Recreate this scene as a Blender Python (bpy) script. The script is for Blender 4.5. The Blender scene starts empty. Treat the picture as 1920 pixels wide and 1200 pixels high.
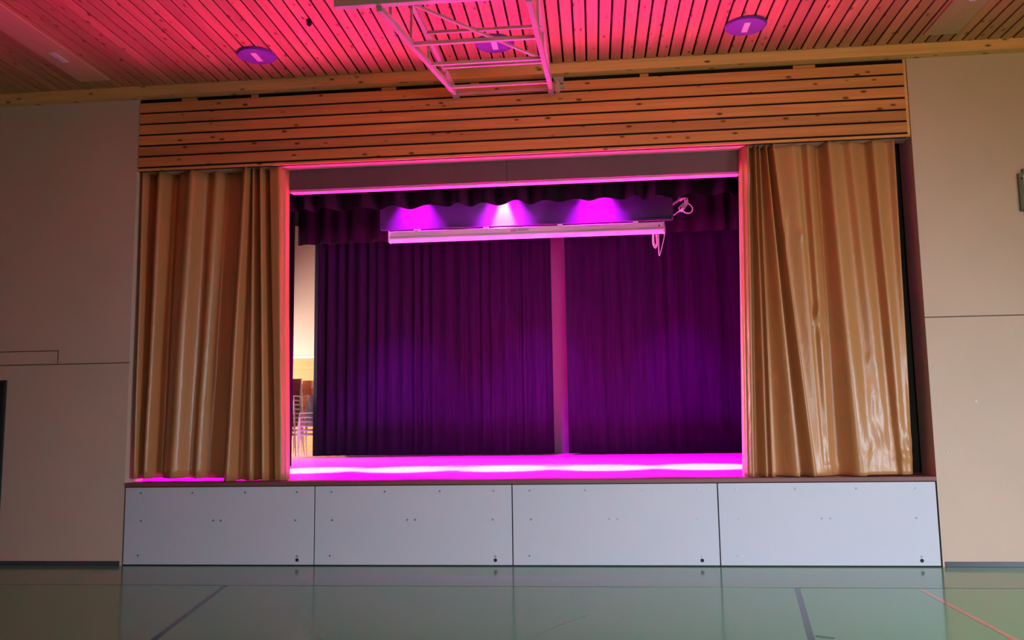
import bpy, bmesh, math, random
from mathutils import Vector, Matrix
random.seed(7)
S = bpy.context.scene
COL = S.collection

# ------------------------------------------------------------------ camera, world, exposure, lights
F, YAW, PITCH, ROLL = 1563.88, -0.0955992, 0.1168712, -0.0150674
cam_d = bpy.data.cameras.new('camera'); cam = bpy.data.objects.new('camera', cam_d); COL.objects.link(cam)
cam_d.sensor_fit = 'HORIZONTAL'; cam_d.sensor_width = 36.0; cam_d.lens = 36.0 * F / 1920.0
cam_d.clip_start = 0.05; cam_d.clip_end = 100
fw = Vector((math.sin(YAW)*math.cos(PITCH), math.cos(YAW)*math.cos(PITCH), math.sin(PITCH)))
rt = Vector((math.cos(YAW), -math.sin(YAW), 0)); up = rt.cross(fw)
r2 = rt*math.cos(ROLL) + up*math.sin(ROLL); u2 = -rt*math.sin(ROLL) + up*math.cos(ROLL)
M = Matrix((r2, u2, -fw)).transposed().to_4x4(); M.translation = Vector((5.5819, -9.6013, 1.6561))
cam.matrix_world = M
S.camera = cam

S.view_settings.view_transform = 'Standard'; S.view_settings.look = 'None'
S.view_settings.gamma = 1.0; S.view_settings.use_curve_mapping = False
S.view_settings.exposure = 0.0
S.cycles.max_bounces = 8; S.cycles.diffuse_bounces = 6; S.cycles.glossy_bounces = 4
S.cycles.sample_clamp_indirect = 60.0

world = bpy.data.worlds.new('world'); S.world = world; world.use_nodes = True
world.node_tree.nodes['Background'].inputs[0].default_value = (0.5, 0.6, 0.8, 1)
world.node_tree.nodes['Background'].inputs[1].default_value = 0.3

def area(name, loc, aim, sx, sy, power, color, spread=180):
    d = bpy.data.lights.new(name, 'AREA'); d.shape = 'RECTANGLE'; d.size = sx; d.size_y = sy
    d.energy = power; d.color = color; d.spread = math.radians(spread)
    o = bpy.data.objects.new(name, d); COL.objects.link(o); o.location = loc
    o.rotation_euler = (Vector(aim) - Vector(loc)).to_track_quat('-Z', 'Y').to_euler()
    return o
def spot(name, loc, aim, power, color, angle, blend, radius):
    d = bpy.data.lights.new(name, 'SPOT'); d.energy = power; d.color = color
    d.spot_size = math.radians(angle); d.spot_blend = blend; d.shadow_soft_size = radius
    o = bpy.data.objects.new(name, d); COL.objects.link(o); o.location = loc
    o.rotation_euler = (Vector(aim) - Vector(loc)).to_track_quat('-Z', 'Y').to_euler()
    return o
# daylight through a window in the right wall; rear window added as frontal fill
area('daylight_and_fill', (14.72, -7.4, 1.75), (3.6, 1.2, -5.4), 3.0, 2.3, 440, (0.76, 0.92, 1.10), 100)
area('daylight_and_fill', (8.4, -14.72, 1.7), (7.3, 0.0, -2.4), 3.0, 2.3, 130, (0.78, 0.92, 1.10), 70)
# added warm fill standing in for light bounced off the wood
area('warm_fill', (12.5, -13.0, 4.7), (9.4, 0.0, 4.5), 2.5, 0.5, 72, (1.0, 0.42, 0.11), 90)
# magenta stage spotlights hung behind the front border, with added wash and core beams
for xx, k in ((1.57, .10), (2.94, .22), (4.31, 1.05), (5.70, 1.75), (7.07, .40)):
    spot('stage_spotlight', (xx, 1.50, 4.98), (xx, 3.25, 0.96), 29000*k, (1.0, 0.001, 0.85), 50, 1.0, 0.06)
    spot('added_front_wash', (xx, 1.50, 4.98), (xx, 1.50, 0.96), 8500, (1.0, 0.001, 0.95), 42, 1.0, 0.06)  # added wash to brighten the front of the deck
    spot('added_core_beam', (xx, 1.52, 4.98), (xx, 2.15, 0.96), 6000, (1.0, 0.66, 1.0), 24, 0.7, 0.06)  # added pale beam that whitens the middle of the deck
spot('added_front_wash', (0.75, 1.90, 4.98), (0.70, 1.10, 0.96), 9000, (1.0, 0.001, 0.95), 36, 1.0, 0.06)  # extra wash added to light the deck strip under the left curtain
for xx, pw in ((2.94, 1400), (4.31, 2000), (5.70, 2000)):  # added lights standing in for spotlight spill that pools on the board
    spot('board_spill', (xx, 2.605, 5.28), (xx, 2.635, 4.2), pw, (0.74, .002, 1.0), 78, 1.0, 0.03)
spot('board_spill_core', (4.30, 2.605, 5.28), (4.30, 2.665, 4.2), 1500, (1.0, 0.55, 1.0), 34, 0.6, 0.03)  # added pale beam for the white core of the middle pool
# second row added to brighten the rear deck and the backdrop
for xx in (2.0, 4.6, 7.2):
    spot('rear_fill', (xx, 4.78, 5.5), (xx, 4.90, 0.96), 4800, (0.60, 0.001, 1.0), 68, 1.0, 0.08)
# daylight in the chair store behind the stage
area('store_daylight', (-3.8, 7.3, 2.7), (0.2, 6.9, 1.8), 1.4, 1.6, 430, (1.0, 0.96, 0.90), 130)

# ------------------------------------------------------------------ materials
def nt(m):
    m.use_nodes = True; t = m.node_tree; return t, t.nodes['Principled BSDF']
def mat(name, col, rough=0.6, metal=0.0, spec=0.4, var=0.06, nscale=3.0, bump=0.0, bscale=40.0, stretch=(1,1,1), emit=None):
    m = bpy.data.materials.new(name); t, b = nt(m); N = t.nodes; Lk = t.links
    b.inputs['Roughness'].default_value = rough; b.inputs['Metallic'].default_value = metal
    b.inputs['Specular IOR Level'].default_value = spec
    tc = N.new('ShaderNodeTexCoord'); mp = N.new('ShaderNodeMapping'); mp.inputs['Scale'].default_value = stretch
    Lk.new(tc.outputs['Object'], mp.inputs[0])
    n = N.new('ShaderNodeTexNoise'); n.inputs['Scale'].default_value = nscale; n.inputs['Detail'].default_value = 4
    Lk.new(mp.outputs[0], n.inputs['Vector'])
    r = N.new('ShaderNodeValToRGB')
    r.color_ramp.elements[0].color = tuple(max(0, c*(1-var)) for c in col) + (1,)
    r.color_ramp.elements[1].color = tuple(min(1, c*(1+var)) for c in col) + (1,)
    r.color_ramp.elements[0].position = .3; r.color_ramp.elements[1].position = .7
    Lk.new(n.outputs['Fac'], r.inputs[0]); Lk.new(r.outputs[0], b.inputs['Base Color'])
    if bump > 0:
        n2 = N.new('ShaderNodeTexNoise'); n2.inputs['Scale'].default_value = bscale; n2.inputs['Detail'].default_value = 5
        Lk.new(mp.outputs[0], n2.inputs['Vector'])
        bp = N.new('ShaderNodeBump'); bp.inputs['Strength'].default_value = bump; bp.inputs['Distance'].default_value = .02
        Lk.new(n2.outputs['Fac'], bp.inputs['Height']); Lk.new(bp.outputs[0], b.inputs['Normal'])
    return m
def wood(name, c1, c2, knot, axis, rough=0.55, knots=True, spec=0.35):
    """pine board: grain along axis, dark knots; every object gets its own offset"""
    m = bpy.data.materials.new(name); t, b = nt(m); N = t.nodes; Lk = t.links
    b.inputs['Roughness'].default_value = rough; b.inputs['Specular IOR Level'].default_value = spec
    tc = N.new('ShaderNodeTexCoord'); oi = N.new('ShaderNodeObjectInfo')
    ml = N.new('ShaderNodeVectorMath'); ml.operation = 'SCALE'; cx = N.new('ShaderNodeCombineXYZ')
    for i in range(3): Lk.new(oi.outputs['Random'], cx.inputs[i])
    Lk.new(cx.outputs[0], ml.inputs[0]); ml.inputs['Scale'].default_value = 57.0
    ad = N.new('ShaderNodeVectorMath'); ad.operation = 'ADD'
    Lk.new(tc.outputs['Object'], ad.inputs[0]); Lk.new(ml.outputs[0], ad.inputs[1])
    def mapped(al, ac):
        mp = N.new('ShaderNodeMapping'); s = [ac, ac, ac]; s[axis] = al; mp.inputs['Scale'].default_value = s
        Lk.new(ad.outputs[0], mp.inputs[0]); return mp
    n = N.new('ShaderNodeTexNoise'); n.inputs['Scale'].default_value = 1.0; n.inputs['Detail'].default_value = 6
    n.inputs['Distortion'].default_value = .6
    Lk.new(mapped(0.8, 22).outputs[0], n.inputs['Vector'])
    r = N.new('ShaderNodeValToRGB'); r.color_ramp.elements[0].color = c1 + (1,); r.color_ramp.elements[1].color = c2 + (1,)
    r.color_ramp.elements[0].position = .32; r.color_ramp.elements[1].position = .68
    Lk.new(n.outputs['Fac'], r.inputs[0])
    out = r.outputs[0]
    # board to board tone
    hv = N.new('ShaderNodeHueSaturation'); mr = N.new('ShaderNodeMapRange')
    mr.inputs['To Min'].default_value = .82; mr.inputs['To Max'].default_value = 1.15
    Lk.new(oi.outputs['Random'], mr.inputs[0]); Lk.new(mr.outputs[0], hv.inputs['Value']); Lk.new(out, hv.inputs['Color'])
    out = hv.outputs[0]
    if knots:
        v = N.new('ShaderNodeTexVoronoi'); v.inputs['Scale'].default_value = 1.0; v.inputs['Randomness'].default_value = 1.0
        Lk.new(mapped(5.5, 13.0).outputs[0], v.inputs['Vector'])
        k = N.new('ShaderNodeValToRGB'); k.color_ramp.elements[0].position = .12; k.color_ramp.elements[1].position = .26
        k.color_ramp.elements[0].color = (1,1,1,1); k.color_ramp.elements[1].color = (0,0,0,1)
        Lk.new(v.outputs['Distance'], k.inputs[0])
        sc_ = N.new('ShaderNodeSeparateColor'); Lk.new(v.outputs['Color'], sc_.inputs[0])
        gt = N.new('ShaderNodeMath'); gt.operation = 'GREATER_THAN'; gt.inputs[1].default_value = .62; Lk.new(sc_.outputs[0], gt.inputs[0])
        mu = N.new('ShaderNodeMath'); mu.operation = 'MULTIPLY'; Lk.new(gt.outputs[0], mu.inputs[0]); Lk.new(k.outputs[0], mu.inputs[1])
        mx = N.new('ShaderNodeMix'); mx.data_type = 'RGBA'
        Lk.new(mu.outputs[0], mx.inputs['Factor']); Lk.new(out, mx.inputs['A']); mx.inputs['B'].default_value = knot + (1,)
        out = mx.outputs['Result']
    Lk.new(out, b.inputs['Base Color'])
    return m

MAT = {}
MAT['wall'] = mat('cream_wall_paint', (.62, .46, .36), .75, spec=.2, var=.03, nscale=1.2, bump=.05, bscale=60)
MAT['slat'] = wood('pine_ceiling_slat', (.52, .24, .095), (.62, .31, .13), (.22, .09, .03), 1, .6)
MAT['plank'] = wood('pine_wall_plank', (.64, .235, .075), (.76, .32, .105), (.14, .045, .015), 0, .5)
MAT['beam'] = wood('pine_beam', (.72, .36, .13), (.84, .46, .18), (.20, .08, .03), 0, .5)
MAT['board'] = wood('light_pine_board', (.62, .38, .19), (.68, .43, .22), (.3, .14, .06), 1, .5, knots=False)
MAT['gap'] = mat('dark_backing', (.018, .010, .008), .9, spec=.1)
MAT['joint'] = mat('brown_joint', (.14, .085, .045), .9)
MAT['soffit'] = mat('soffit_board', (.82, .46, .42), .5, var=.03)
MAT['panel'] = mat('grey_blue_panel_paint', (.57, .58, .65), .45, spec=.35, var=.02, nscale=.8)
MAT['screw'] = mat('zinc_screw', (.30, .29, .30), .4, metal=.6)
MAT['hole'] = mat('dark_hole', (.012, .008, .014), .7)
MAT['nosing'] = mat('red_brown_nosing', (.20, .072, .066), .45, var=.1, nscale=6, stretch=(.3, 4, 4))
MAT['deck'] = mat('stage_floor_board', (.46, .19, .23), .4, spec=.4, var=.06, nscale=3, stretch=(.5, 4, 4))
MAT['base'] = mat('grey_skirting', (.06, .065, .075), .35, var=.04)
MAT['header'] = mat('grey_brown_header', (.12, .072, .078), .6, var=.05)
MAT['jamb'] = mat('jamb_pink_glow', (.74, .40, .36), .6, var=.03)  # pink stage glow mixed into the cream jamb colour
MAT['black_cloth'] = mat('black_stage_cloth', (.010, .008, .010), .95, spec=.05, var=.25, nscale=6, stretch=(4, 4, .3))
MAT['backdrop'] = mat('dark_molton_cloth', (.016, .010, .023), .95, spec=.05, var=.25, nscale=5, stretch=(5, 5, .2))
MAT['wing_cloth'] = mat('dark_brown_cloth', (.045, .032, .022), .9, spec=.1, var=.1)
MAT['black'] = mat('matt_black', (.012, .010, .012), .9, spec=.05)
MAT['steel'] = mat('white_painted_steel', (.54, .42, .34), .4, var=.04)
MAT['hinge'] = mat('grey_hinge_steel', (.42, .38, .30), .5, metal=.2)
MAT['disc'] = mat('violet_lamp_disc', (.20, .05, .40), .35, var=.04)
MAT['white'] = mat('white_plastic', (.85, .82, .80), .4, var=.02)
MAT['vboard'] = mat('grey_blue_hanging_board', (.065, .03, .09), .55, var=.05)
MAT['case'] = mat('white_screen_case', (.74, .72, .70), .35, var=.02)
MAT['label'] = mat('grey_label', (.42, .38, .38), .5)
MAT['cord'] = mat('white_cord', (.80, .74, .72), .5)
MAT['frame'] = mat('olive_grey_frame', (.16, .15, .10), .5)
MAT['door'] = mat('dark_door', (.03, .03, .035), .5)
MAT['bwall'] = mat('white_stage_back_wall', (.25, .20, .21), .8, var=.03)
MAT['wainscot'] = wood('orange_wainscot', (.58, .24, .10), (.64, .29, .12), (.3, .1, .03), 0, .4, knots=False)
MAT['chair_wood'] = wood('red_brown_plywood', (.20, .045, .04), (.26, .06, .05), (.1, .02, .02), 0, .4, knots=False)
MAT['chair_pale'] = wood('orange_plywood', (.50, .16, .09), (.56, .20, .11), (.3, .1, .03), 0, .4, knots=False)
MAT['chair_tube'] = mat('beige_tube', (.62, .52, .46), .35, metal=.3)
MAT['chair_white'] = mat('white_chair_shell', (.85, .84, .80), .35, var=.02)
MAT['scrap'] = mat('dark_scrap', (.02, .012, .012), .9)
MAT['line_dark'] = mat('dark_floor_line', (.025, .075, .065), .16, spec=.25)
MAT['line_red'] = mat('orange_floor_line', (.62, .25, .14), .12, spec=.5)
MAT['scuff'] = mat('pale_scuff', (.42, .48, .42), .3)
MAT['glass'] = mat('pane', (.7, .75, .8), .1)

# gold vinyl curtain
def vinyl(name):
    m = bpy.data.materials.new(name); t, b = nt(m); N = t.nodes; Lk = t.links
    b.inputs['Roughness'].default_value = .34; b.inputs['Specular IOR Level'].default_value = .55
    tc = N.new('ShaderNodeTexCoord')
    mp = N.new('ShaderNodeMapping'); mp.inputs['Scale'].default_value = (3, 3, .5); Lk.new(tc.outputs['Object'], mp.inputs[0])
    n = N.new('ShaderNodeTexNoise'); n.inputs['Scale'].default_value = 1.5; n.inputs['Detail'].default_value = 4
    Lk.new(mp.outputs[0], n.inputs['Vector'])
    r = N.new('ShaderNodeValToRGB'); r.color_ramp.elements[0].color = (.46, .20, .07, 1); r.color_ramp.elements[1].color = (.54, .245, .093, 1)
    Lk.new(n.outputs['Fac'], r.inputs[0]); Lk.new(r.outputs[0], b.inputs['Base Color'])
    mp2 = N.new('ShaderNodeMapping'); mp2.inputs['Scale'].default_value = (7, 7, 3.0); Lk.new(tc.outputs['Object'], mp2.inputs[0])
    n2 = N.new('ShaderNodeTexNoise'); n2.inputs['Scale'].default_value = 1.4; n2.inputs['Detail'].default_value = 4; n2.inputs['Distortion'].default_value = .7
    Lk.new(mp2.outputs[0], n2.inputs['Vector'])
    bp = N.new('ShaderNodeBump'); bp.inputs['Strength'].default_value = .22; bp.inputs['Distance'].default_value = .03
    Lk.new(n2.outputs['Fac'], bp.inputs['Height']); Lk.new(bp.outputs[0], b.inputs['Normal'])
    return m
MAT['vinyl'] = vinyl('gold_vinyl_curtain')

# hall floor: glossy green sheet, greyer strip along the stage
def floor_mat():
    m = bpy.data.materials.new('green_sports_floor'); t, b = nt(m); N = t.nodes; Lk = t.links
    b.inputs['Roughness'].default_value = .13; b.inputs['Specular IOR Level'].default_value = .36
    tc = N.new('ShaderNodeTexCoord'); sp = N.new('ShaderNodeSeparateXYZ'); Lk.new(tc.outputs['Object'], sp.inputs[0])
    g = N.new('ShaderNodeMath'); g.operation = 'GREATER_THAN'; g.inputs[1].default_value = -1.14; Lk.new(sp.outputs[1], g.inputs[0])
    n = N.new('ShaderNodeTexNoise'); n.inputs['Scale'].default_value = .7; n.inputs['Detail'].default_value = 3; Lk.new(tc.outputs['Object'], n.inputs['Vector'])
    r = N.new('ShaderNodeValToRGB'); r.color_ramp.elements[0].color = (.120, .38, .155, 1); r.color_ramp.elements[1].color = (.138, .42, .175, 1)
    Lk.new(n.outputs['Fac'], r.inputs[0])
    mx = N.new('ShaderNodeMix'); mx.data_type = 'RGBA'; Lk.new(g.outputs[0], mx.inputs['Factor'])
    Lk.new(r.outputs[0], mx.inputs['A']); mx.inputs['B'].default_value = (.155, .33, .19, 1)
    Lk.new(mx.outputs['Result'], b.inputs['Base Color'])
    n2 = N.new('ShaderNodeTexNoise'); n2.inputs['Scale'].default_value = 3; Lk.new(tc.outputs['Object'], n2.inputs['Vector'])
    bp = N.new('ShaderNodeBump'); bp.inputs['Strength'].default_value = .012; bp.inputs['Distance'].default_value = .02
    Lk.new(n2.outputs['Fac'], bp.inputs['Height']); Lk.new(bp.outputs[0], b.inputs['Normal'])
    return m
MAT['floor'] = floor_mat()

# ------------------------------------------------------------------ mesh helpers
def link(name, me, m, parent=None):
    o = bpy.data.objects.new(name, me); COL.objects.link(o)
    if m and not me.materials: me.materials.append(MAT[m])
    if parent: o.parent = parent
    return o
def fin(name, bm, m, parent=None, smooth=False):
    me = bpy.data.meshes.new(name); bmesh.ops.recalc_face_normals(bm, faces=bm.faces); bm.to_mesh(me); bm.free()
    if smooth:
        for p in me.polygons: p.use_smooth = True
    return link(name, me, m, parent)
def add_box(bm, a, b):
    x0, y0, z0 = a; x1, y1, z1 = b
    v = [bm.verts.new(p) for p in ((x0,y0,z0),(x1,y0,z0),(x1,y1,z0),(x0,y1,z0),(x0,y0,z1),(x1,y0,z1),(x1,y1,z1),(x0,y1,z1))]
    for f in ((0,3,2,1),(4,5,6,7),(0,1,5,4),(1,2,6,5),(2,3,7,6),(3,0,4,7)): bm.faces.new([v[i] for i in f])
def box(name, a, b, m, parent=None, bev=0.0):
    bm = bmesh.new(); add_box(bm, a, b)
    if bev: bmesh.ops.bevel(bm, geom=list(bm.edges), offset=bev, segments=2, affect='EDGES', profile=.6)
    return fin(name, bm, m, parent)
def add_bar(bm, p, q, w, h=None):
    """rectangular bar from p to q"""
    p, q = Vector(p), Vector(q); h = h or w; d = (q - p).normalized()
    ref = Vector((0,0,1)) if abs(d.z) < .9 else Vector((0,1,0))
    s = d.cross(ref).normalized()*w/2; t = d.cross(s).normalized()*h/2
    v = [bm.verts.new(c + i*s + j*t) for c in (p, q) for i, j in ((-1,-1),(1,-1),(1,1),(-1,1))]
    for f in ((0,1,2,3),(4,7,6,5),(0,4,5,1),(1,5,6,2),(2,6,7,3),(3,7,4,0)): bm.faces.new([v[i] for i in f])
def bar(name, p, q, w, m, parent=None, h=None):
    bm = bmesh.new(); add_bar(bm, p, q, w, h); return fin(name, bm, m, parent)
def add_tube(bm, pts, r, seg=8, closed=False):
    pts = [Vector(p) for p in pts]; rings = []; n = len(pts)
    prev = None
    for i, p in enumerate(pts):
        d = (pts[min(i+1, n-1)] - pts[max(i-1, 0)]).normalized()
        if prev is None:
            ref = Vector((0,1,0)) if abs(d.y) < .9 else Vector((1,0,0)); a = d.cross(ref).normalized()
        else:
            a = (prev - d*prev.dot(d)).normalized()
        prev = a; c = d.cross(a)
        rings.append([bm.verts.new(p + (a*math.cos(t) + c*math.sin(t))*r) for t in [2*math.pi*k/seg for k in range(seg)]])
    for i in range(n-1):
        for k in range(seg):
            bm.faces.new((rings[i][k], rings[i][(k+1)%seg], rings[i+1][(k+1)%seg], rings[i+1][k]))
    bm.faces.new(rings[0][::-1]); bm.faces.new(rings[-1])
def smooth_path(pts, sub=6):
    """Catmull-Rom"""
    P = [Vector(p) for p in pts]; out = []
    for i in range(len(P)-1):
        a, b, c, d = P[max(i-1,0)], P[i], P[i+1], P[min(i+2,len(P)-1)]
        for k in range(sub):
            t = k/sub
            out.append(.5*((2*b) + (c-a)*t + (2*a-5*b+4*c-d)*t*t + (3*b-3*c+d-a)*t**3))
    out.append(P[-1]); return out
def tube(name, pts, r, m, parent=None, sub=6, seg=8):
    bm = bmesh.new(); add_tube(bm, smooth_path(pts, sub) if sub else pts, r, seg); return fin(name, bm, m, parent, True)
def disc(name, c, axis, r, h, m, parent=None, seg=32, bev=0):
    bm = bmesh.new(); bmesh.ops.create_cone(bm, cap_ends=True, segments=seg, radius1=r, radius2=r, depth=h)
    if axis == 'Y': bmesh.ops.rotate(bm, verts=bm.verts, matrix=Matrix.Rotation(math.pi/2, 3, 'X'))
    if axis == 'X': bmesh.ops.rotate(bm, verts=bm.verts, matrix=Matrix.Rotation(math.pi/2, 3, 'Y'))
    bmesh.ops.translate(bm, verts=bm.verts, vec=c)
    if bev: bmesh.ops.bevel(bm, geom=[e for e in bm.edges if len(e.link_faces) == 2 and e.calc_face_angle() > 1], offset=bev, segments=3, affect='EDGES')
    return fin(name, bm, m, parent)
def empty(name, loc=(0,0,0)):
    o = bpy.data.objects.new(name, None); o.location = loc; COL.objects.link(o); return o
def tag(o, label=None, cat=None, group=None, kind=None):
    if label: o['label'] = label
    if cat: o['category'] = cat
    if group: o['group'] = group
    if kind: o['kind'] = kind
    return o
def thing(name, label, cat, loc=(0,0,0), group=None): return tag(empty(name, loc), label, cat, group)
def structure(o, label=None): o['kind'] = 'structure'; (label and o.__setitem__('label', label)); return o
def kid(o, parent):
    o.parent = parent; return o
def copy_tree(o, parent=None):
    c = o.copy(); COL.objects.link(c)
    if parent: c.parent = parent
    for ch in list(o.children): copy_tree(ch, c)
    return c

W = 9.263           # width of the stage opening in the front wall
ZC = 5.82           # ceiling slats
ZB = 5.70           # underside of the wall beam
ZD = 0.955          # stage deck
XL, XR, YB = -5.0, 15.0, -15.0

# ------------------------------------------------------------------ room shell
flo = structure(box('floor', (XL, YB, -.12), (XR, 0.02, 0), 'floor'), 'glossy green sports floor with painted lines')
def strip(name, p, q, w, m):
    p, q = Vector(p), Vector(q); d = (q-p).normalized(); s = Vector((-d.y, d.x, 0))*w/2
    bm = bmesh.new(); lo = [p-s, q-s, q+s, p+s]
    v = [bm.verts.new((c.x, c.y, 0.0002)) for c in lo] + [bm.verts.new((c.x, c.y, 0.0012)) for c in lo]
    for f in ((0,3,2,1),(4,5,6,7),(0,1,5,4),(1,2,6,5),(2,3,7,6),(3,0,4,7)): bm.faces.new([v[i] for i in f])
    return fin(name, bm, m, flo)
strip('floor_line', (7.473, -1.16, 0), (6.43, -6.94, 0), .05, 'line_dark')['label'] = 'dark court line slanting right'
strip('floor_line', (1.79, -1.16, 0), (2.83, -6.94, 0), .05, 'line_dark')['label'] = 'dark court line slanting left'
strip('floor_line', (7.19, -2.935, 0), (7.31, -2.998, 0), .05, 'line_dark')['label'] = 'short dark tick mark'
strip('floor_line', (8.589, -1.22, 0), (8.589, -12, 0), .05, 'line_red')['label'] = 'orange court line'
strip('floor_seam', (XL, -1.14, 0), (XR, -1.14, 0), .022, 'line_dark')
for pts in ([(5.115,-2.971),(5.226,-2.72),(5.349,-2.541),(5.521,-2.256)], [(3.106,-2.428),(3.17,-2.62),(3.249,-2.79)], [(3.30,-2.93),(3.358,-3.004),(3.488,-3.189)]):
    bm = bmesh.new(); P = smooth_path([(x, y, .0009) for x, y in pts], 5)
    vs = [(bm.verts.new(p + Vector((-.005, 0, 0))), bm.verts.new(p + Vector((.005, 0, 0)))) for p in P]
    for i in range(len(vs)-1): bm.faces.new((vs[i][0], vs[i][1], vs[i+1][1], vs[i+1][0]))
    fin('scuff_mark', bm, 'scuff', flo)

ceil = structure(box('ceiling', (XL, YB, ZC+.022), (XR, .25, ZC+.20), 'gap'), 'ceiling of narrow pine slats with dark gaps')
PITCH_S = .13655
bm = bmesh.new(); add_box(bm, (-.0575, YB, 0), (.0575, -.125, .02)); bmesh.ops.bevel(bm, geom=[e for e in bm.edges if abs((e.verts[0].co-e.verts[1].co).y) > 1], offset=.004, segments=1, affect='EDGES')
sl_me = bpy.data.meshes.new('slat'); bmesh.ops.recalc_face_normals(bm, faces=bm.faces); bm.to_mesh(sl_me); bm.free(); sl_me.materials.append(MAT['slat'])
x = 5.582 + (5.21727-5.582)*1.0662 + PITCH_S/2
x -= PITCH_S*int((x - XL)/PITCH_S)
while x < XR - .06:
    o = bpy.data.objects.new('slat', sl_me); COL.objects.link(o); o.parent = ceil
    o.location = (x, random.uniform(-.003, .003), ZC + random.uniform(-.0015, .0015)); x += PITCH_S

# front wall: plastered left and right of the stage, each of two panels with a recessed joint
def front_wall(name, x0, x1, zj, label):
    e = structure(empty(name, ((x0+x1)/2, 0, 0)), label); e.location = (0,0,0)
    box('core', (x0, .012, 0), (x1, .40, ZB+.3), 'wall', e)
    box('lower_panel', (x0, 0, 0), (x1, .012, zj-.006), 'wall', e)
    box('upper_panel', (x0, 0, zj+.006), (x1, .012, ZB+.1), 'wall', e)
    box('joint', (x0, .008, zj-.006), (x1, .0121, zj+.006), 'joint', e)
    return e
wl = front_wall('wall_left', XL, -.004, 2.390, 'cream plaster wall left of the stage opening')
wr = front_wall('wall_right', W+.004, XR, 2.697, 'cream plaster wall right of the stage opening')
for xx, zz in ((9.739, 1.763), (9.40, 1.21), (9.44, 1.215)):
    disc('wall_plug', (xx, -.002, zz), 'Y', .008, .006, 'screw', wr, 8)
structure(box('wall_side_right', (XR, YB, 0), (XR+.2, .3, ZC+.2), 'wall'))
structure(box('wall_side_left', (XL-.2, YB, 0), (XL, .3, ZC+.2), 'wall'))
structure(box('wall_rear', (XL-.2, YB-.2, 0), (XR+.2, YB, ZC+.2), 'wall'))
structure(box('baseboard_left', (XL, -.014, 0), (-.03, 0, .05), 'base', bev=.003))
structure(box('baseboard_right', (W+.03, -.014, 0), (XR, 0, .055), 'base', bev=.003))
structure(box('trim_1', (XL, -.125, ZB), (XR, .02, ZC+.015), 'beam', bev=.004), 'pine beam along the top of the front wall')
# flat track cover above the side door, and the door itself
bm = bmesh.new(); add_box(bm, (-3.2, -.010, 2.402), (-.93, 0, 2.552)); bmesh.ops.bevel(bm, geom=list(bm.edges), offset=.004, segments=1, affect='EDGES')
structure(fin('trim_2', bm, 'wall'), 'flat cover strip above the dark door')
bm = bmesh.new()
add_box(bm, (-3.2, -.004, 2.552), (-.922, .002, 2.560)); add_box(bm, (-.930, -.004, 2.398), (-.922, .002, 2.560))
fin('shadow_joint', bm, 'gap', wl)
dr = structure(empty('door_1'), 'dark door at the left edge of the wall')
box('leaf', (-2.55, -.010, .01), (-1.60, 0, 2.18), 'door', dr, .004)
bm = bmesh.new(); add_box(bm, (-1.60, -.03, 0), (-1.57, 0, 2.208)); add_box(bm, (-2.58, -.03, 2.18), (-1.60, 0, 2.208)); add_box(bm, (-2.58, -.03, 0), (-2.55, 0, 2.18))
fin('frame', bm, 'door', dr)
tube('handle', [(-1.70, -.012, 1.05), (-1.70, -.06, 1.05), (-1.72, -.065, 1.05), (-1.82, -.065, 1.05)], .009, 'steel', dr, 4)
# windows outside the frame: right one for daylight, rear one added for fill
def window(name, loc, rz):
    w = structure(empty(name, loc)); w.rotation_euler = (0, 0, rz)
    bm = bmesh.new()
    for p, q in (((-1.6, 0, -1.25), (1.6, .07, -1.17)), ((-1.6, 0, 1.17), (1.6, .07, 1.25)), ((-1.6, 0, -1.17), (-1.52, .07, 1.17)), ((1.52, 0, -1.17), (1.6, .07, 1.17)), ((-.03, 0, -1.17), (.03, .07, 1.17))): add_box(bm, p, q)
    fin('frame', bm, 'white', w)
    box('pane', (-1.52, .01, -1.17), (1.52, .02, 1.17), 'glass', w)
window('window_1', (15, -7.4, 1.75), math.pi/2)
window('window_fill', (8.4, -15, 1.7), 0)

# lintel over the stage opening: backing, six pine planks, edge board, soffit
lin = structure(empty('wall_lintel'), 'pine plank cladding above the stage')
box('backing', (0, .024, 4.775), (W-.04, .06, ZB+.12), 'gap', lin)
box('end_strip', (W-.032, .012, 4.80), (W-.001, .06, ZB), 'beam', lin)
zg = [5.663, 5.520, 5.379, 5.238, 5.0975, 4.9605, 4.818]
for i in range(6):
    z1, z0 = zg[i]-.0115, zg[i+1]+.0115
    bm = bmesh.new(); add_box(bm, (0, 0, 0), (W-.035 + .03*(i % 2)*0, .022, z1-z0))
    bmesh.ops.bevel(bm, geom=[e for e in bm.edges if abs((e.verts[0].co-e.verts[1].co).x) > 1], offset=.004, segments=1, affect='EDGES')
    o = fin('plank', bm, 'plank', lin); o.location = (random.uniform(.004, .012) - .004*i*.5, random.uniform(-.001, .001), z0)
for xx, ww in ((.55, .2), (1.45, .09), (3.1, .18), (4.2, .1), (6.23, .1), (8.0, .25)):
    box('spacer', (xx, .004, 5.655), (xx+ww, .023, 5.69), 'plank', lin)
box('edge_board', (.0, -.002, 4.775), (W-.02, .024, 4.805), 'plank', lin, .002)
box('soffit', (0, .024, 4.78), (W, .26, 4.80), 'soffit', lin)

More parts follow.
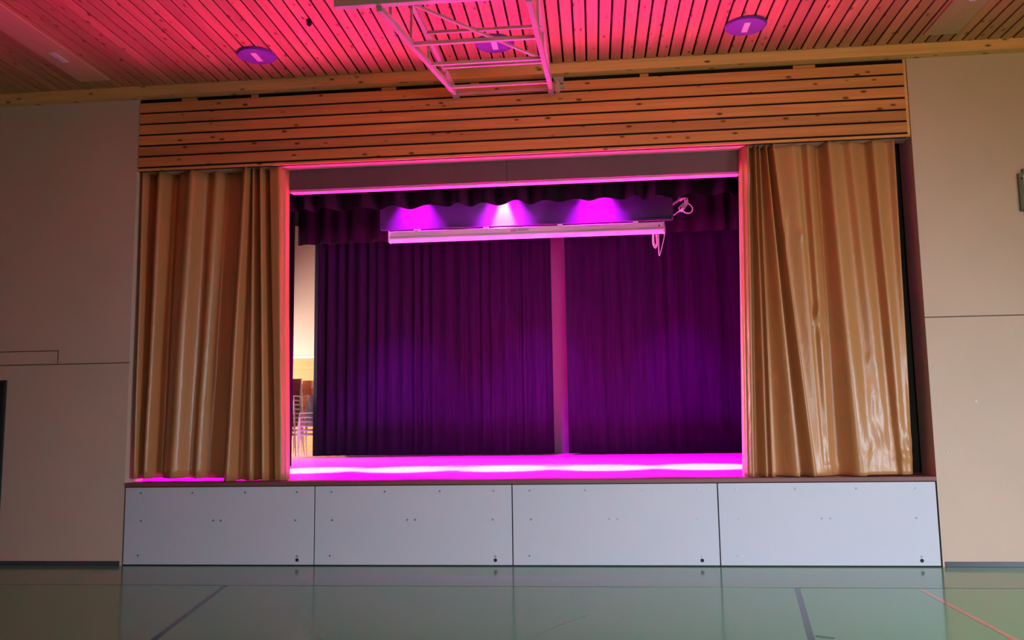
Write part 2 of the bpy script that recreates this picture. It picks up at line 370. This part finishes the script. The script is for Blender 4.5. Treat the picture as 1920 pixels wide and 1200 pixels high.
# ------------------------------------------------------------------ stage
st = thing('stage', 'raised stage with pale floor lit magenta and red-brown front edge', 'stage')
box('deck', (-.9, .405, .86), (10.3, 6.95, ZD), 'deck', st)
box('deck_front', (.002, .04, .86), (W-.002, .405, ZD), 'deck', st)
box('store_deck', (-4.6, 6.95, .86), (.6, 9.0, ZD), 'deck', st)
box('store_deck', (-4.6, 4.2, .86), (-.9, 6.95, ZD), 'deck', st)
box('nosing', (.002, -.012, .908), (W-.002, .04, ZD), 'nosing', st, .004)['label'] = 'red-brown wooden edge board'
box('plinth', (.0, .012, 0), (W, .05, .905), 'gap', st)

PX = [0.012, 2.329, 4.632, 6.925, W-.012]
names = ['leftmost grey-blue front panel below the gold curtain, in dimmest light', 'second grey-blue panel from left along the stage front',
         'third grey-blue panel from left along the stage front', 'rightmost grey-blue front panel, brightest, below the right gold curtain']
for i in range(4):
    x0, x1 = PX[i]+.006, PX[i+1]-.006; w = x1-x0
    p = thing('stage_front_panel', names[i], 'panel', ((x0+x1)/2, -.012, 0), 'panels along the stage front')
    o = box('board', (x0-(x0+x1)/2, 0, .012), (x1-(x0+x1)/2, .018, .900), 'panel', p, .003)
    spots_ = [(f, .835) for f in (.085, .36, .64, .91)] + [(f, .515) for f in (.09, .475, .515, .905)] + [(.08, .115), (.916, .108)]
    for f, z in spots_:
        disc('screw', (x0 + f*w - (x0+x1)/2, -.002, z), 'Y', .011, .006, 'screw', p, 10, .002)
    bm = bmesh.new(); bmesh.ops.create_cone(bm, cap_ends=True, segments=20, radius1=.020, radius2=.020, depth=.004)
    bmesh.ops.rotate(bm, verts=bm.verts, matrix=Matrix.Rotation(math.pi/2, 3, 'X')); bmesh.ops.translate(bm, verts=bm.verts, vec=(x0+.916*w-(x0+x1)/2, -.001, .066))
    fin('finger_hole', bm, 'hole', p)['label'] = 'dark round hole'

# proscenium: header of two boards and two jambs behind the gold curtains
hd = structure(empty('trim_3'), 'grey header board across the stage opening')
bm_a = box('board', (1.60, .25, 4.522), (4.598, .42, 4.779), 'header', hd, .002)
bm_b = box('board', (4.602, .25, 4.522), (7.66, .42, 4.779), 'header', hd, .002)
box('lit_underside', (1.86, .30, 4.508), (7.38, .42, 4.5215), 'soffit', hd)  # paler strip for the lit underside of the header, not a lamp
def jamb(name, xt, xb, xo, y1, label):
    bm = bmesh.new(); y0 = .262
    lo = [(xo, y0, ZD), (xb, y0, ZD), (xb, y1, ZD), (xo, y1, ZD)]; hi = [(xo, y0, 4.52), (xt, y0, 4.52), (xt, y1, 4.52), (xo, y1, 4.52)]
    v = [bm.verts.new(p) for p in lo+hi]
    for f in ((0,3,2,1),(4,5,6,7),(0,1,5,4),(1,2,6,5),(2,3,7,6),(3,0,4,7)): bm.faces.new([v[i] for i in f])
    return structure(fin(name, bm, 'jamb'), label)
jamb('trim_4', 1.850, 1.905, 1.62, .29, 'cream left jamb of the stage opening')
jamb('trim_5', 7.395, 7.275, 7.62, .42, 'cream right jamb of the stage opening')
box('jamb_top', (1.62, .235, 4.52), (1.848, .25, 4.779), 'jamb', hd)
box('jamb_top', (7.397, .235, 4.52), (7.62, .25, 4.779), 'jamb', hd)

# stage house
structure(box('wall_stage_left', (-1.0, .40, ZD), (-.9, 4.2, 6.2), 'black'))
structure(box('wall_stage_right', (10.3, .40, ZD), (10.4, 7.1, 6.2), 'black'))
structure(box('wall_stage_back', (.6, 6.95, ZD), (10.4, 7.1, 6.2), 'bwall'))
structure(box('ceiling_stage', (-4.7, .30, 6.2), (10.4, 9.2, 6.3), 'black'))
structure(box('wall_stage_front', (0, .06, 4.80), (W, .25, 6.2), 'black'))
sw = structure(empty('wall_store'), 'cream wall of the chair store behind the stage')
box('plaster', (-4.7, 9.0, 3.14), (.7, 9.1, 6.2), 'wall', sw)
box('wainscot', (-4.7, 9.0, ZD), (.7, 9.1, 3.09), 'wainscot', sw)
box('rail', (-4.7, 8.97, 3.09), (.7, 9.0, 3.14), 'white', sw, .004)
structure(box('wall_store_left', (-4.7, 4.2, ZD), (-4.6, 9.1, 6.2), 'wall'))
structure(box('wall_store_right', (.6, 7.1, ZD), (.7, 9.0, 6.2), 'wall'))
structure(box('wall_store_front', (-4.7, 4.1, ZD), (-1.0, 4.2, 6.2), 'black'))

# ------------------------------------------------------------------ curtains
def lerp(a, b, t): return a + (b-a)*t
def fold_curtain(name, T, ztop, zbot, yfront, yback, m, label, cat, dents=(), bow=0.0, hem=None, rows=36, per=7, group=None):
    """T = (x at top, x at bottom, depth 0 front..1 back) for every ridge and valley"""
    bm = bmesh.new(); grid = []
    n = len(T)
    for r in range(rows+1):
        t = r/rows; z = lerp(ztop, zbot, t); row = []
        for i in range(n-1):
            for k in range(per + (1 if i == n-2 else 0)):
                s = k/per; c = .5 - .5*math.cos(math.pi*s)
                xa = lerp(T[i][0], T[i][1], t); xb = lerp(T[i+1][0], T[i+1][1], t)
                d = lerp(lerp(T[i][2], T[i][-1], t*t), lerp(T[i+1][2], T[i+1][-1], t*t), c)
                y = lerp(yfront, yback, d) - bow*math.sin(math.pi*t)*.5
                x = lerp(xa, xb, s)
                for dx, dz, rx, rz, sl, am in dents:
                    u = (x - dx - sl*(z - dz))/rx; w = (z - dz)/rz; y -= am*math.exp(-u*u - w*w)
                zz = z + (hem(x) if hem else 0)*t**6
                y += .006*math.sin(x*9 + z*2.1) * (0.3 + t)
                row.append(bm.verts.new((x, y, zz)))
        grid.append(row)
    for r in range(rows):
        for k in range(len(grid[0])-1): bm.faces.new((grid[r][k], grid[r][k+1], grid[r+1][k+1], grid[r+1][k]))
    o = fin(name, bm, m, None, True)
    md = o.modifiers.new('thick', 'SOLIDIFY'); md.thickness = .003; md.offset = 1
    return tag(o, label, cat, group)
TL = [(-0.045+.06, 0.022, 0.9), (0.043, 0.076, 0.1), (0.125, 0.13, 0.8), (0.266, 0.204, 0.1), (0.378, 0.319, 0.9), (0.532, 0.413, 0.45), (0.686, 0.547, 0.05), (0.832, 0.721, 0.75), (0.958, 0.801, 0.45), (1.089, 0.921, 0.9), (1.242, 1.094, 0.75), (1.393, 1.24, 0.0), (1.435, 1.326, 0.8), (1.455, 1.504, 0.25), (1.51, 1.583, 0.85), (1.565, 1.675, 0.1), (1.625, 1.755, 0.95), (1.675, 1.815, 0.25), (1.79, 1.885, 0.2), (1.842, 1.915, 0.45), (1.862, 1.93, 0.8)]
TR = [(7.370, 7.262, 0.9), (7.40, 7.285, 0.45), (7.452, 7.335, 0.15), (7.514, 7.393, 0.9), (7.532, 7.487, 0.1), (7.563, 7.516, 0.6), (7.587, 7.551, 0.2), (7.624, 7.592, 0.9), (7.66, 7.837, 0.1), (7.691, 7.883, 0.95), (7.734, 7.999, 0.0), (7.77, 8.039, 0.6, .35), (7.989, 8.097, 0.4), (8.074, 8.142, 0.65, .45), (8.14, 8.185, 0.35, .55), (8.279, 8.30, 0.95, 1.0), (8.357, 8.489, 0.05), (8.531, 8.683, 0.5, .22), (8.615, 8.791, 0.3, .3), (8.794, 8.894, 0.7, .34), (8.866, 8.951, 0.2, .12), (9.032, 9.03, 0.5, .2), (9.109, 9.075, 0.3, .5)]
dentsR = [(8.13, 2.76, .03, .10, .25, .05), (8.20, 2.62, .05, .09, -.3, -.03), (8.22, 1.06, .09, .035, .6, .035), (7.83, 3.75, .02, .35, .12, .02), (8.02, 3.70, .03, .03, 0, .03), (8.66, 1.75, .03, .30, .02, .014), (8.72, 1.40, .04, .12, -.2, .016), (8.60, 1.28, .03, .09, .3, .012),
          (8.90, 1.55, .03, .25, 0, .014), (8.98, 1.16, .10, .05, -.9, .03), (9.05, 1.34, .05, .10, -.4, .02), (7.62, 2.05, .03, .05, 0, .02), (8.68, 2.25, .04, .08, .2, .012), (7.45, 4.45, .03, .20, -.1, .05)]
hemL = lambda x: .036 if x < .72 else (.026 if x < 1.15 else .002)
fold_curtain('stage_curtain', TL, 4.778, .962, .025, .30, 'vinyl', 'gold vinyl curtain drawn to the left side of the stage opening', 'curtain', hem=hemL, group='gold stage curtains')
fold_curtain('stage_curtain', TR, 4.778, .962, .03, .245, 'vinyl', 'shiny gold vinyl curtain drawn to the right side of the stage opening', 'curtain', dents=dentsR, hem=lambda x: .012 if x > 8.55 else .002, rows=90, group='gold stage curtains')

def soft_folds(x0, x1, step, seed, amp=1.0, taper=0.0):
    R = random.Random(seed); T = []; x = x0; k = 0
    while x < x1:
        u = (x-x0)/(x1-x0)
        T.append((x, x + taper*(u-.5), (.15 if k % 2 else .85)*amp + R.uniform(-.15, .15))); x += step*R.uniform(.55, 1.45); k += 1
    T.append((x1, x1 + taper*.5, .5)); return T
fold_curtain('backdrop_curtain', soft_folds(.16, 4.83, .105, 3), 5.7, .985, 6.16, 6.25, 'backdrop', 'wide dark backdrop curtain left of the narrow bright gap', 'curtain', rows=6, per=4, group='dark backdrop curtains')
fold_curtain('backdrop_curtain', soft_folds(5.10, 9.4, .16, 5), 5.7, .985, 6.14, 6.22, 'backdrop', 'dark backdrop curtain right of the narrow bright gap', 'curtain', rows=6, per=4, group='dark backdrop curtains')
fold_curtain('border_curtain', soft_folds(-.6, 10.0, .21, 11), 6.2, 4.500, 1.05, 1.33, 'black_cloth', 'black border curtain with wavy hem just behind the grey header', 'curtain', rows=4, per=6, group='black border curtains')
fold_curtain('border_curtain', soft_folds(.42, 9.6, .16, 17), 6.2, 4.755, 4.44, 4.56, 'black_cloth', 'second black border curtain, deeper in above the dark backdrop', 'curtain', rows=4, per=5, group='black border curtains')
fold_curtain('leg_curtain', soft_folds(-.6, .93, .11, 21), 5.9, .972, 2.95, 3.07, 'black_cloth', 'narrow black side curtain just inside the left jamb', 'curtain', rows=6, per=5, group='black side curtains')
fold_curtain('leg_curtain', soft_folds(8.35, 10.0, .11, 23), 5.9, .972, 2.95, 3.07, 'black_cloth', 'black side curtain in the right wing behind the gold curtain', 'curtain', rows=6, per=5, group='black side curtains')

fold_curtain('wing_light_block', soft_folds(-.35, 1.70, .16, 31), 5.9, 1.5, .43, .50, 'black_cloth', 'black cloth added behind the left gold curtain to block stage light', 'curtain', rows=4, per=4, group='light-blocking cloths in the wings')  # hidden cloth added to keep stage light off the left reveal
fold_curtain('wing_light_block', soft_folds(7.56, 9.75, .16, 33), 5.9, .965, .43, .50, 'wing_cloth', 'dark brown cloth beside the right gold curtain, added to block stage light', 'curtain', rows=4, per=4, group='light-blocking cloths in the wings')  # added to close the dark wing and keep stage light off the reveal

# ------------------------------------------------------------------ board and projection screen hanging over the stage
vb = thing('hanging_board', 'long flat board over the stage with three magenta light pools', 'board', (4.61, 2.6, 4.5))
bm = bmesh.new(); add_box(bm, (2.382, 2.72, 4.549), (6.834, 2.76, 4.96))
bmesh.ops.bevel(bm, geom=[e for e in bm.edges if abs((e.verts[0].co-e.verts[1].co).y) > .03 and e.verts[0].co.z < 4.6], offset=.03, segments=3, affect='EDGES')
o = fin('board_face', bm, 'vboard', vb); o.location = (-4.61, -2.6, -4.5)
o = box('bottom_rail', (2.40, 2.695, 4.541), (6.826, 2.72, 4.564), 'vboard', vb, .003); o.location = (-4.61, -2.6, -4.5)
for xx in (2.9, 4.6, 6.3):
    o = bar('hanger', (xx, 2.74, 4.96), (xx, 2.74, 6.2), .012, 'steel', vb); o.location = (-4.61, -2.6, -4.5)

ps = thing('projection_screen', 'long white roller screen case hanging below the flat board', 'screen', (4.63, 2.45, 4.3))
prof = [(2.455, 4.462), (2.450, 4.455), (2.450, 4.385), (2.446, 4.372), (2.440, 4.350), (2.446, 4.330), (2.462, 4.313), (2.49, 4.300), (2.54, 4.300), (2.57, 4.32), (2.57, 4.462)]
bm = bmesh.new(); A = [bm.verts.new((2.60-4.63, y-2.45, z-4.3)) for y, z in prof]; B = [bm.verts.new((6.655-4.63, y-2.45, z-4.3)) for y, z in prof]
for i in range(len(prof)): bm.faces.new((A[i], A[(i+1) % len(prof)], B[(i+1) % len(prof)], B[i]))
bm.faces.new(A); bm.faces.new(B[::-1]); fin('case', bm, 'case', ps)
for xa in (2.580, 6.655):
    o = box('end_cap', (xa-4.63, -.014, 0), (xa+.02-4.63, .124, .166), 'case', ps, .006)
for xx in (3.001, 4.049, 5.155, 6.263):
    box('bracket', (xx-.035-4.63, .0, .160), (xx+.035-4.63, .255, .185), 'white', ps, .004)
    box('hanger_tab', (xx-.02-4.63, .247, .17), (xx+.02-4.63, .264, .262), 'white', ps)
lb = box('label_plate', (4.425-4.63, -.004, .095), (4.515-4.63, .002, .125), 'label', ps); lb['label'] = 'small grey printed label'
box('label_plate', (4.530-4.63, -.004, .102), (4.695-4.63, .002, .130), 'label', ps)
disc('screw', (6.60-4.63, -.004, .105), 'Y', .012, .008, 'hole', ps, 10)
tube('pull_cord', [(x-4.63, 2.52-2.45, z-4.3) for x, z in ((6.592, 4.304), (6.587, 4.15), (6.588, 3.985), (6.605, 4.0), (6.639, 4.12), (6.672, 4.25), (6.685, 4.36), (6.676, 4.445))], .007, 'cord', ps)
for dx, zb in ((0, 4.10), (.012, 4.085), (.02, 4.12)):
    tube('coiled_cord', [(x+dx-4.63, .05+dx, z-4.3) for x, z in ((6.505, 4.31), (6.50, 4.2), (6.506, zb+.03), (6.528, zb), (6.552, zb+.04), (6.555, 4.2), (6.548, 4.31))], .0065, 'cord', ps)

cb = thing('cable_bundle', 'bundle of coiled pale cables tied beside the end of the flat board', 'cable', (6.845, 2.735, 4.727))
def cab(pts, dy=0.0): return tube('cable', [(x-6.83, dy, z-4.7) for x, z in pts], .009, 'cord', cb)
cab([(6.78, 4.70), (6.827, 4.756), (6.891, 4.80), (6.95, 4.842), (7.0, 4.85), (7.048, 4.844)])
cab([(6.78, 4.72), (6.83, 4.775), (6.90, 4.83), (6.93, 4.86), (6.96, 4.835), (6.93, 4.81), (6.99, 4.85)], .02)
cab([(6.78, 4.55), (6.821, 4.587), (6.88, 4.632), (6.924, 4.656), (6.96, 4.70), (7.0, 4.75), (7.03, 4.81), (7.048, 4.85)])
cab([(7.03, 4.84), (7.04, 4.77), (7.00, 4.71), (6.95, 4.735), (6.905, 4.69), (6.94, 4.65), (6.99, 4.69), (7.01, 4.74), (6.97, 4.755), (6.93, 4.715)], -.02)
cab([(6.99, 4.73), (7.02, 4.76), (7.065, 4.74), (7.10, 4.69), (7.095, 4.64), (7.05, 4.608), (6.99, 4.62), (6.96, 4.655), (6.945, 4.70), (6.98, 4.72)], -.03)
cab([(7.0, 4.86), (7.0, 4.79), (6.985, 4.73), (6.955, 4.69), (6.945, 4.64)], .015)
box('cable_tie', (6.935-6.83, -.045, 4.672-4.7), (6.985-6.83, .03, 4.69-4.7), 'cord', cb, .004)

# ------------------------------------------------------------------ lamps and boards on the hall ceiling
for xx, yy, lab in ((1.857, -.815, 'round violet ceiling disc above the left gold curtain'), (4.585, -.768, 'round violet ceiling disc behind the white steel frame'), (7.317, -.845, 'round violet ceiling disc nearest the right gold curtain')):
    c = thing('ceiling_light', lab, 'ceiling light', (xx, yy, ZC), 'round discs on the ceiling')
    disc('rim', (0, 0, -.008), 'Z', .222, .016, 'disc', c, 40, .005)
    disc('cover', (0, 0, -.020), 'Z', .212, .012, 'disc', c, 40, .005)
    box('lamp_plate', (-.032, -.11, -.034), (.032, .11, -.024), 'white', c, .003)
for x0, x1, y1, lab, ly in ((-.540, -.168, -.40, 'long flat pine board on the ceiling at upper left', -1.09), (9.330, 9.690, -.375, 'long flat pine board on the ceiling at upper right', -1.28)):
    c = thing('ceiling_board', lab, 'ceiling board', ((x0+x1)/2, y1, ZC), 'flat boards on the ceiling')
    hw = (x1-x0)/2
    box('board', (-hw, YB-y1+.2, -.022), (hw, 0, -.002), 'board', c, .003)
    box('lamp', (-.035, ly-y1-.13, -.034), (.035, ly-y1+.13, -.0225), 'white', c, .004)
sc = bmesh.new(); bmesh.ops.create_icosphere(sc, subdivisions=2, radius=.035)
for v in sc.verts: v.co *= 1 + random.uniform(-.3, .3); v.co.x *= .7; v.co.y *= 1.3
bmesh.ops.translate(sc, verts=sc.verts, vec=(2.715, -1.52, ZC-.018))
tag(fin('dark_scrap', sc, 'scrap'), 'small dark scrap stuck between ceiling slats left of the steel frame', 'scrap')

# folded basketball frame of white steel under the ceiling
bf = thing('backstop_frame', 'white steel lattice frame folded up under the slatted ceiling', 'steel frame', (4.615, -.18, 5.48))
O = Vector((4.615, -.18, 5.48))
def rel(p): return Vector(p) - O
def zl(y): return 5.484 + (y + .18)*(5.484-4.742)/(3.748-.18)        # lower chord
def zu(y): return 5.486 + (y + .18)*(5.486-5.30)/(3.6-.18)           # upper chord
for xx in (4.05, 5.18):
    bar('lower_chord', rel((xx, -.16, zl(-.16))), rel((xx, -3.75, zl(-3.75))), .045, 'steel', bf)
    bar('upper_chord', rel((xx, -.16, zu(-.16)+.03)), rel((xx, -3.75, zu(-3.75))), .040, 'steel', bf)
    for ya in (-.95, -1.85, -2.65, -3.4):
        bar('strut', rel((xx, ya, zl(ya))), rel((xx, ya+.04, zu(ya))), .022, 'steel', bf)
    box('foot', rel((xx-.035, -.26, 5.44)), rel((xx+.035, -.12, 5.51)), 'hinge', bf, .006)
for ya, up_, w in ((-.22, 0, .025), (-.62, 0, .030), (-1.80, 0, .030), (-1.06, 1, .032), (-2.62, 0, .032), (-1.98, 1, .028), (-3.6, 1, .03)):
    z = zu(ya) if up_ else zl(ya)
    bar('cross_bar', rel((4.05, ya, z)), rel((5.18, ya, z)), w, 'steel', bf)
bar('diagonal_brace', rel((4.08, -2.62, zu(-2.62)-.01)), rel((5.17, -1.12, zu(-1.12)-.01)), .024, 'steel', bf)
hb = bmesh.new()
add_box(hb, rel((5.215, -.26, 5.56)), rel((5.33, -.18, 5.60))); add_box(hb, rel((5.235, -.25, 5.42)), rel((5.285, -.19, 5.57)))
add_box(hb, rel((5.28, -.24, 5.47)), rel((5.345, -.2, 5.51))); add_box(hb, rel((5.29, -.25, 5.53)), rel((5.325, -.19, 5.58)))
fin('hinge_bracket', hb, 'hinge', bf)
bb = box('backboard', rel((3.735, -3.79, 4.785)), rel((5.495, -3.765, 5.72)), 'board', bf, .003)
rb = bmesh.new()
add_box(rb, rel((3.715, -3.80, 4.748)), rel((5.515, -3.745, 4.785))); add_box(rb, rel((3.715, -3.80, 5.72)), rel((5.515, -3.745, 5.757)))
add_box(rb, rel((3.715, -3.80, 4.785)), rel((3.735, -3.745, 5.72))); add_box(rb, rel((5.495, -3.80, 4.785)), rel((5.515, -3.745, 5.72)))
fin('backboard_rim', rb, 'steel', bf)

# frame on the right wall at the picture edge
wf = thing('wall_frame', 'olive-grey rounded frame on the right wall at the picture edge', 'frame', (10.75, 0, 4.07))
bm = bmesh.new(); add_box(bm, (-.385, -.035, -.265), (.385, -.0005, .265))
bmesh.ops.bevel(bm, geom=[e for e in bm.edges if abs((e.verts[0].co-e.verts[1].co).y) > .03], offset=.05, segments=5, affect='EDGES')
fr = [f for f in bm.faces if f.normal.y < -.9]
bmesh.ops.inset_region(bm, faces=fr, thickness=.05); bmesh.ops.translate(bm, verts=list({v for f in fr for v in f.verts}), vec=(0, .02, 0))
fin('rim', bm, 'frame', wf)
box('face', (-.33, -.022, -.21), (.33, -.012, .21), 'wall', wf, .003)

# ------------------------------------------------------------------ stacked chairs in the store
def make_chair(m_shell, m_tube):
    t = empty('stacking_chair')
    bm = bmesh.new()      # curved plywood seat
    for i in range(7):
        pass
    prof = [(-.21, .438), (-.19, .448), (-.05, .446), (.10, .440), (.19, .446), (.21, .452)]
    top = [[bm.verts.new((sx, y, z)) for sx in (-.20, -.07, .07, .20)] for y, z in prof]
    bot = [[bm.verts.new((sx, y, z-.014)) for sx in (-.20, -.07, .07, .20)] for y, z in prof]
    for g, fl in ((top, 0), (bot, 1)):
        for r in range(len(prof)-1):
            for k in range(3):
                q = (g[r][k], g[r][k+1], g[r+1][k+1], g[r+1][k]); bm.faces.new(q[::-1] if fl else q)
    for k in range(3):
        bm.faces.new((top[0][k], top[0][k+1], bot[0][k+1], bot[0][k])); bm.faces.new((top[-1][k], top[-1][k+1], bot[-1][k+1], bot[-1][k]))
    for r in range(len(prof)-1):
        bm.faces.new((top[r][0], top[r+1][0], bot[r+1][0], bot[r][0])); bm.faces.new((top[r][3], top[r+1][3], bot[r+1][3], bot[r][3]))
    fin('seat', bm, m_shell, t)
    bm = bmesh.new()      # backrest, slightly curved
    vs = []
    for j, (z, y) in enumerate(((.62, .225), (.70, .245), (.79, .265))):
        vs.append([(bm.verts.new((sx, y + .02 - abs(sx)*.12, z)), bm.verts.new((sx, y + .034 - abs(sx)*.12, z))) for sx in (-.19, -.1, 0, .1, .19)])
    for j in range(2):
        for k in range(4):
            for s in (0, 1): bm.faces.new((vs[j][k][s], vs[j][k+1][s], vs[j+1][k+1][s], vs[j+1][k][s]))
    for k in range(4):
        bm.faces.new((vs[0][k][0], vs[0][k+1][0], vs[0][k+1][1], vs[0][k][1])); bm.faces.new((vs[2][k][0], vs[2][k+1][0], vs[2][k+1][1], vs[2][k][1]))
    for j in range(2):
        for k in (0, 4): bm.faces.new((vs[j][k][0], vs[j][k][1], vs[j+1][k][1], vs[j+1][k][0]))
    fin('backrest', bm, m_shell, t)
    for s in (-1, 1):
        bm = bmesh.new(); add_tube(bm, [(s*.235, -.24, .012), (s*.205, -.19, .425), (s*.205, .17, .425), (s*.20, .235, .80)], .011, 6); fin('side_frame', bm, m_tube, t)
        bm = bmesh.new(); add_tube(bm, [(s*.235, .27, .012), (s*.208, .12, .42)], .011, 6); fin('rear_leg', bm, m_tube, t)
    bm = bmesh.new(); add_tube(bm, [(-.205, -.19, .428), (.205, -.19, .428)], .011, 6); fin('cross_tube', bm, m_tube, t)
    return t
ORD = ['first', 'second', 'third', 'fourth', 'fifth', 'sixth', 'seventh', 'eighth', 'ninth', 'tenth', 'eleventh']
for which, xx, yy, n, ms, mt in (('front', -.485, 6.66, 10, 'chair_wood', 'chair_tube'), ('middle', -.355, 7.45, 10, 'chair_pale', 'chair_tube'), ('right', .075, 6.55, 6, 'chair_white', 'chair_white')):
    base = None
    for k in range(n):
        if base is None: c = base = make_chair(ms, mt)
        else: c = copy_tree(base)
        c.location = (xx + random.uniform(-.006, .006), yy - .012*k, ZD + .085*k)
        colr = {'front': 'dark red', 'middle': 'orange-brown', 'right': 'white'}[which]
        tag(c, '%s stacking chair, %s from the floor in the %s stack' % (colr, ORD[k], which), 'chair', 'stacked chairs behind the stage')
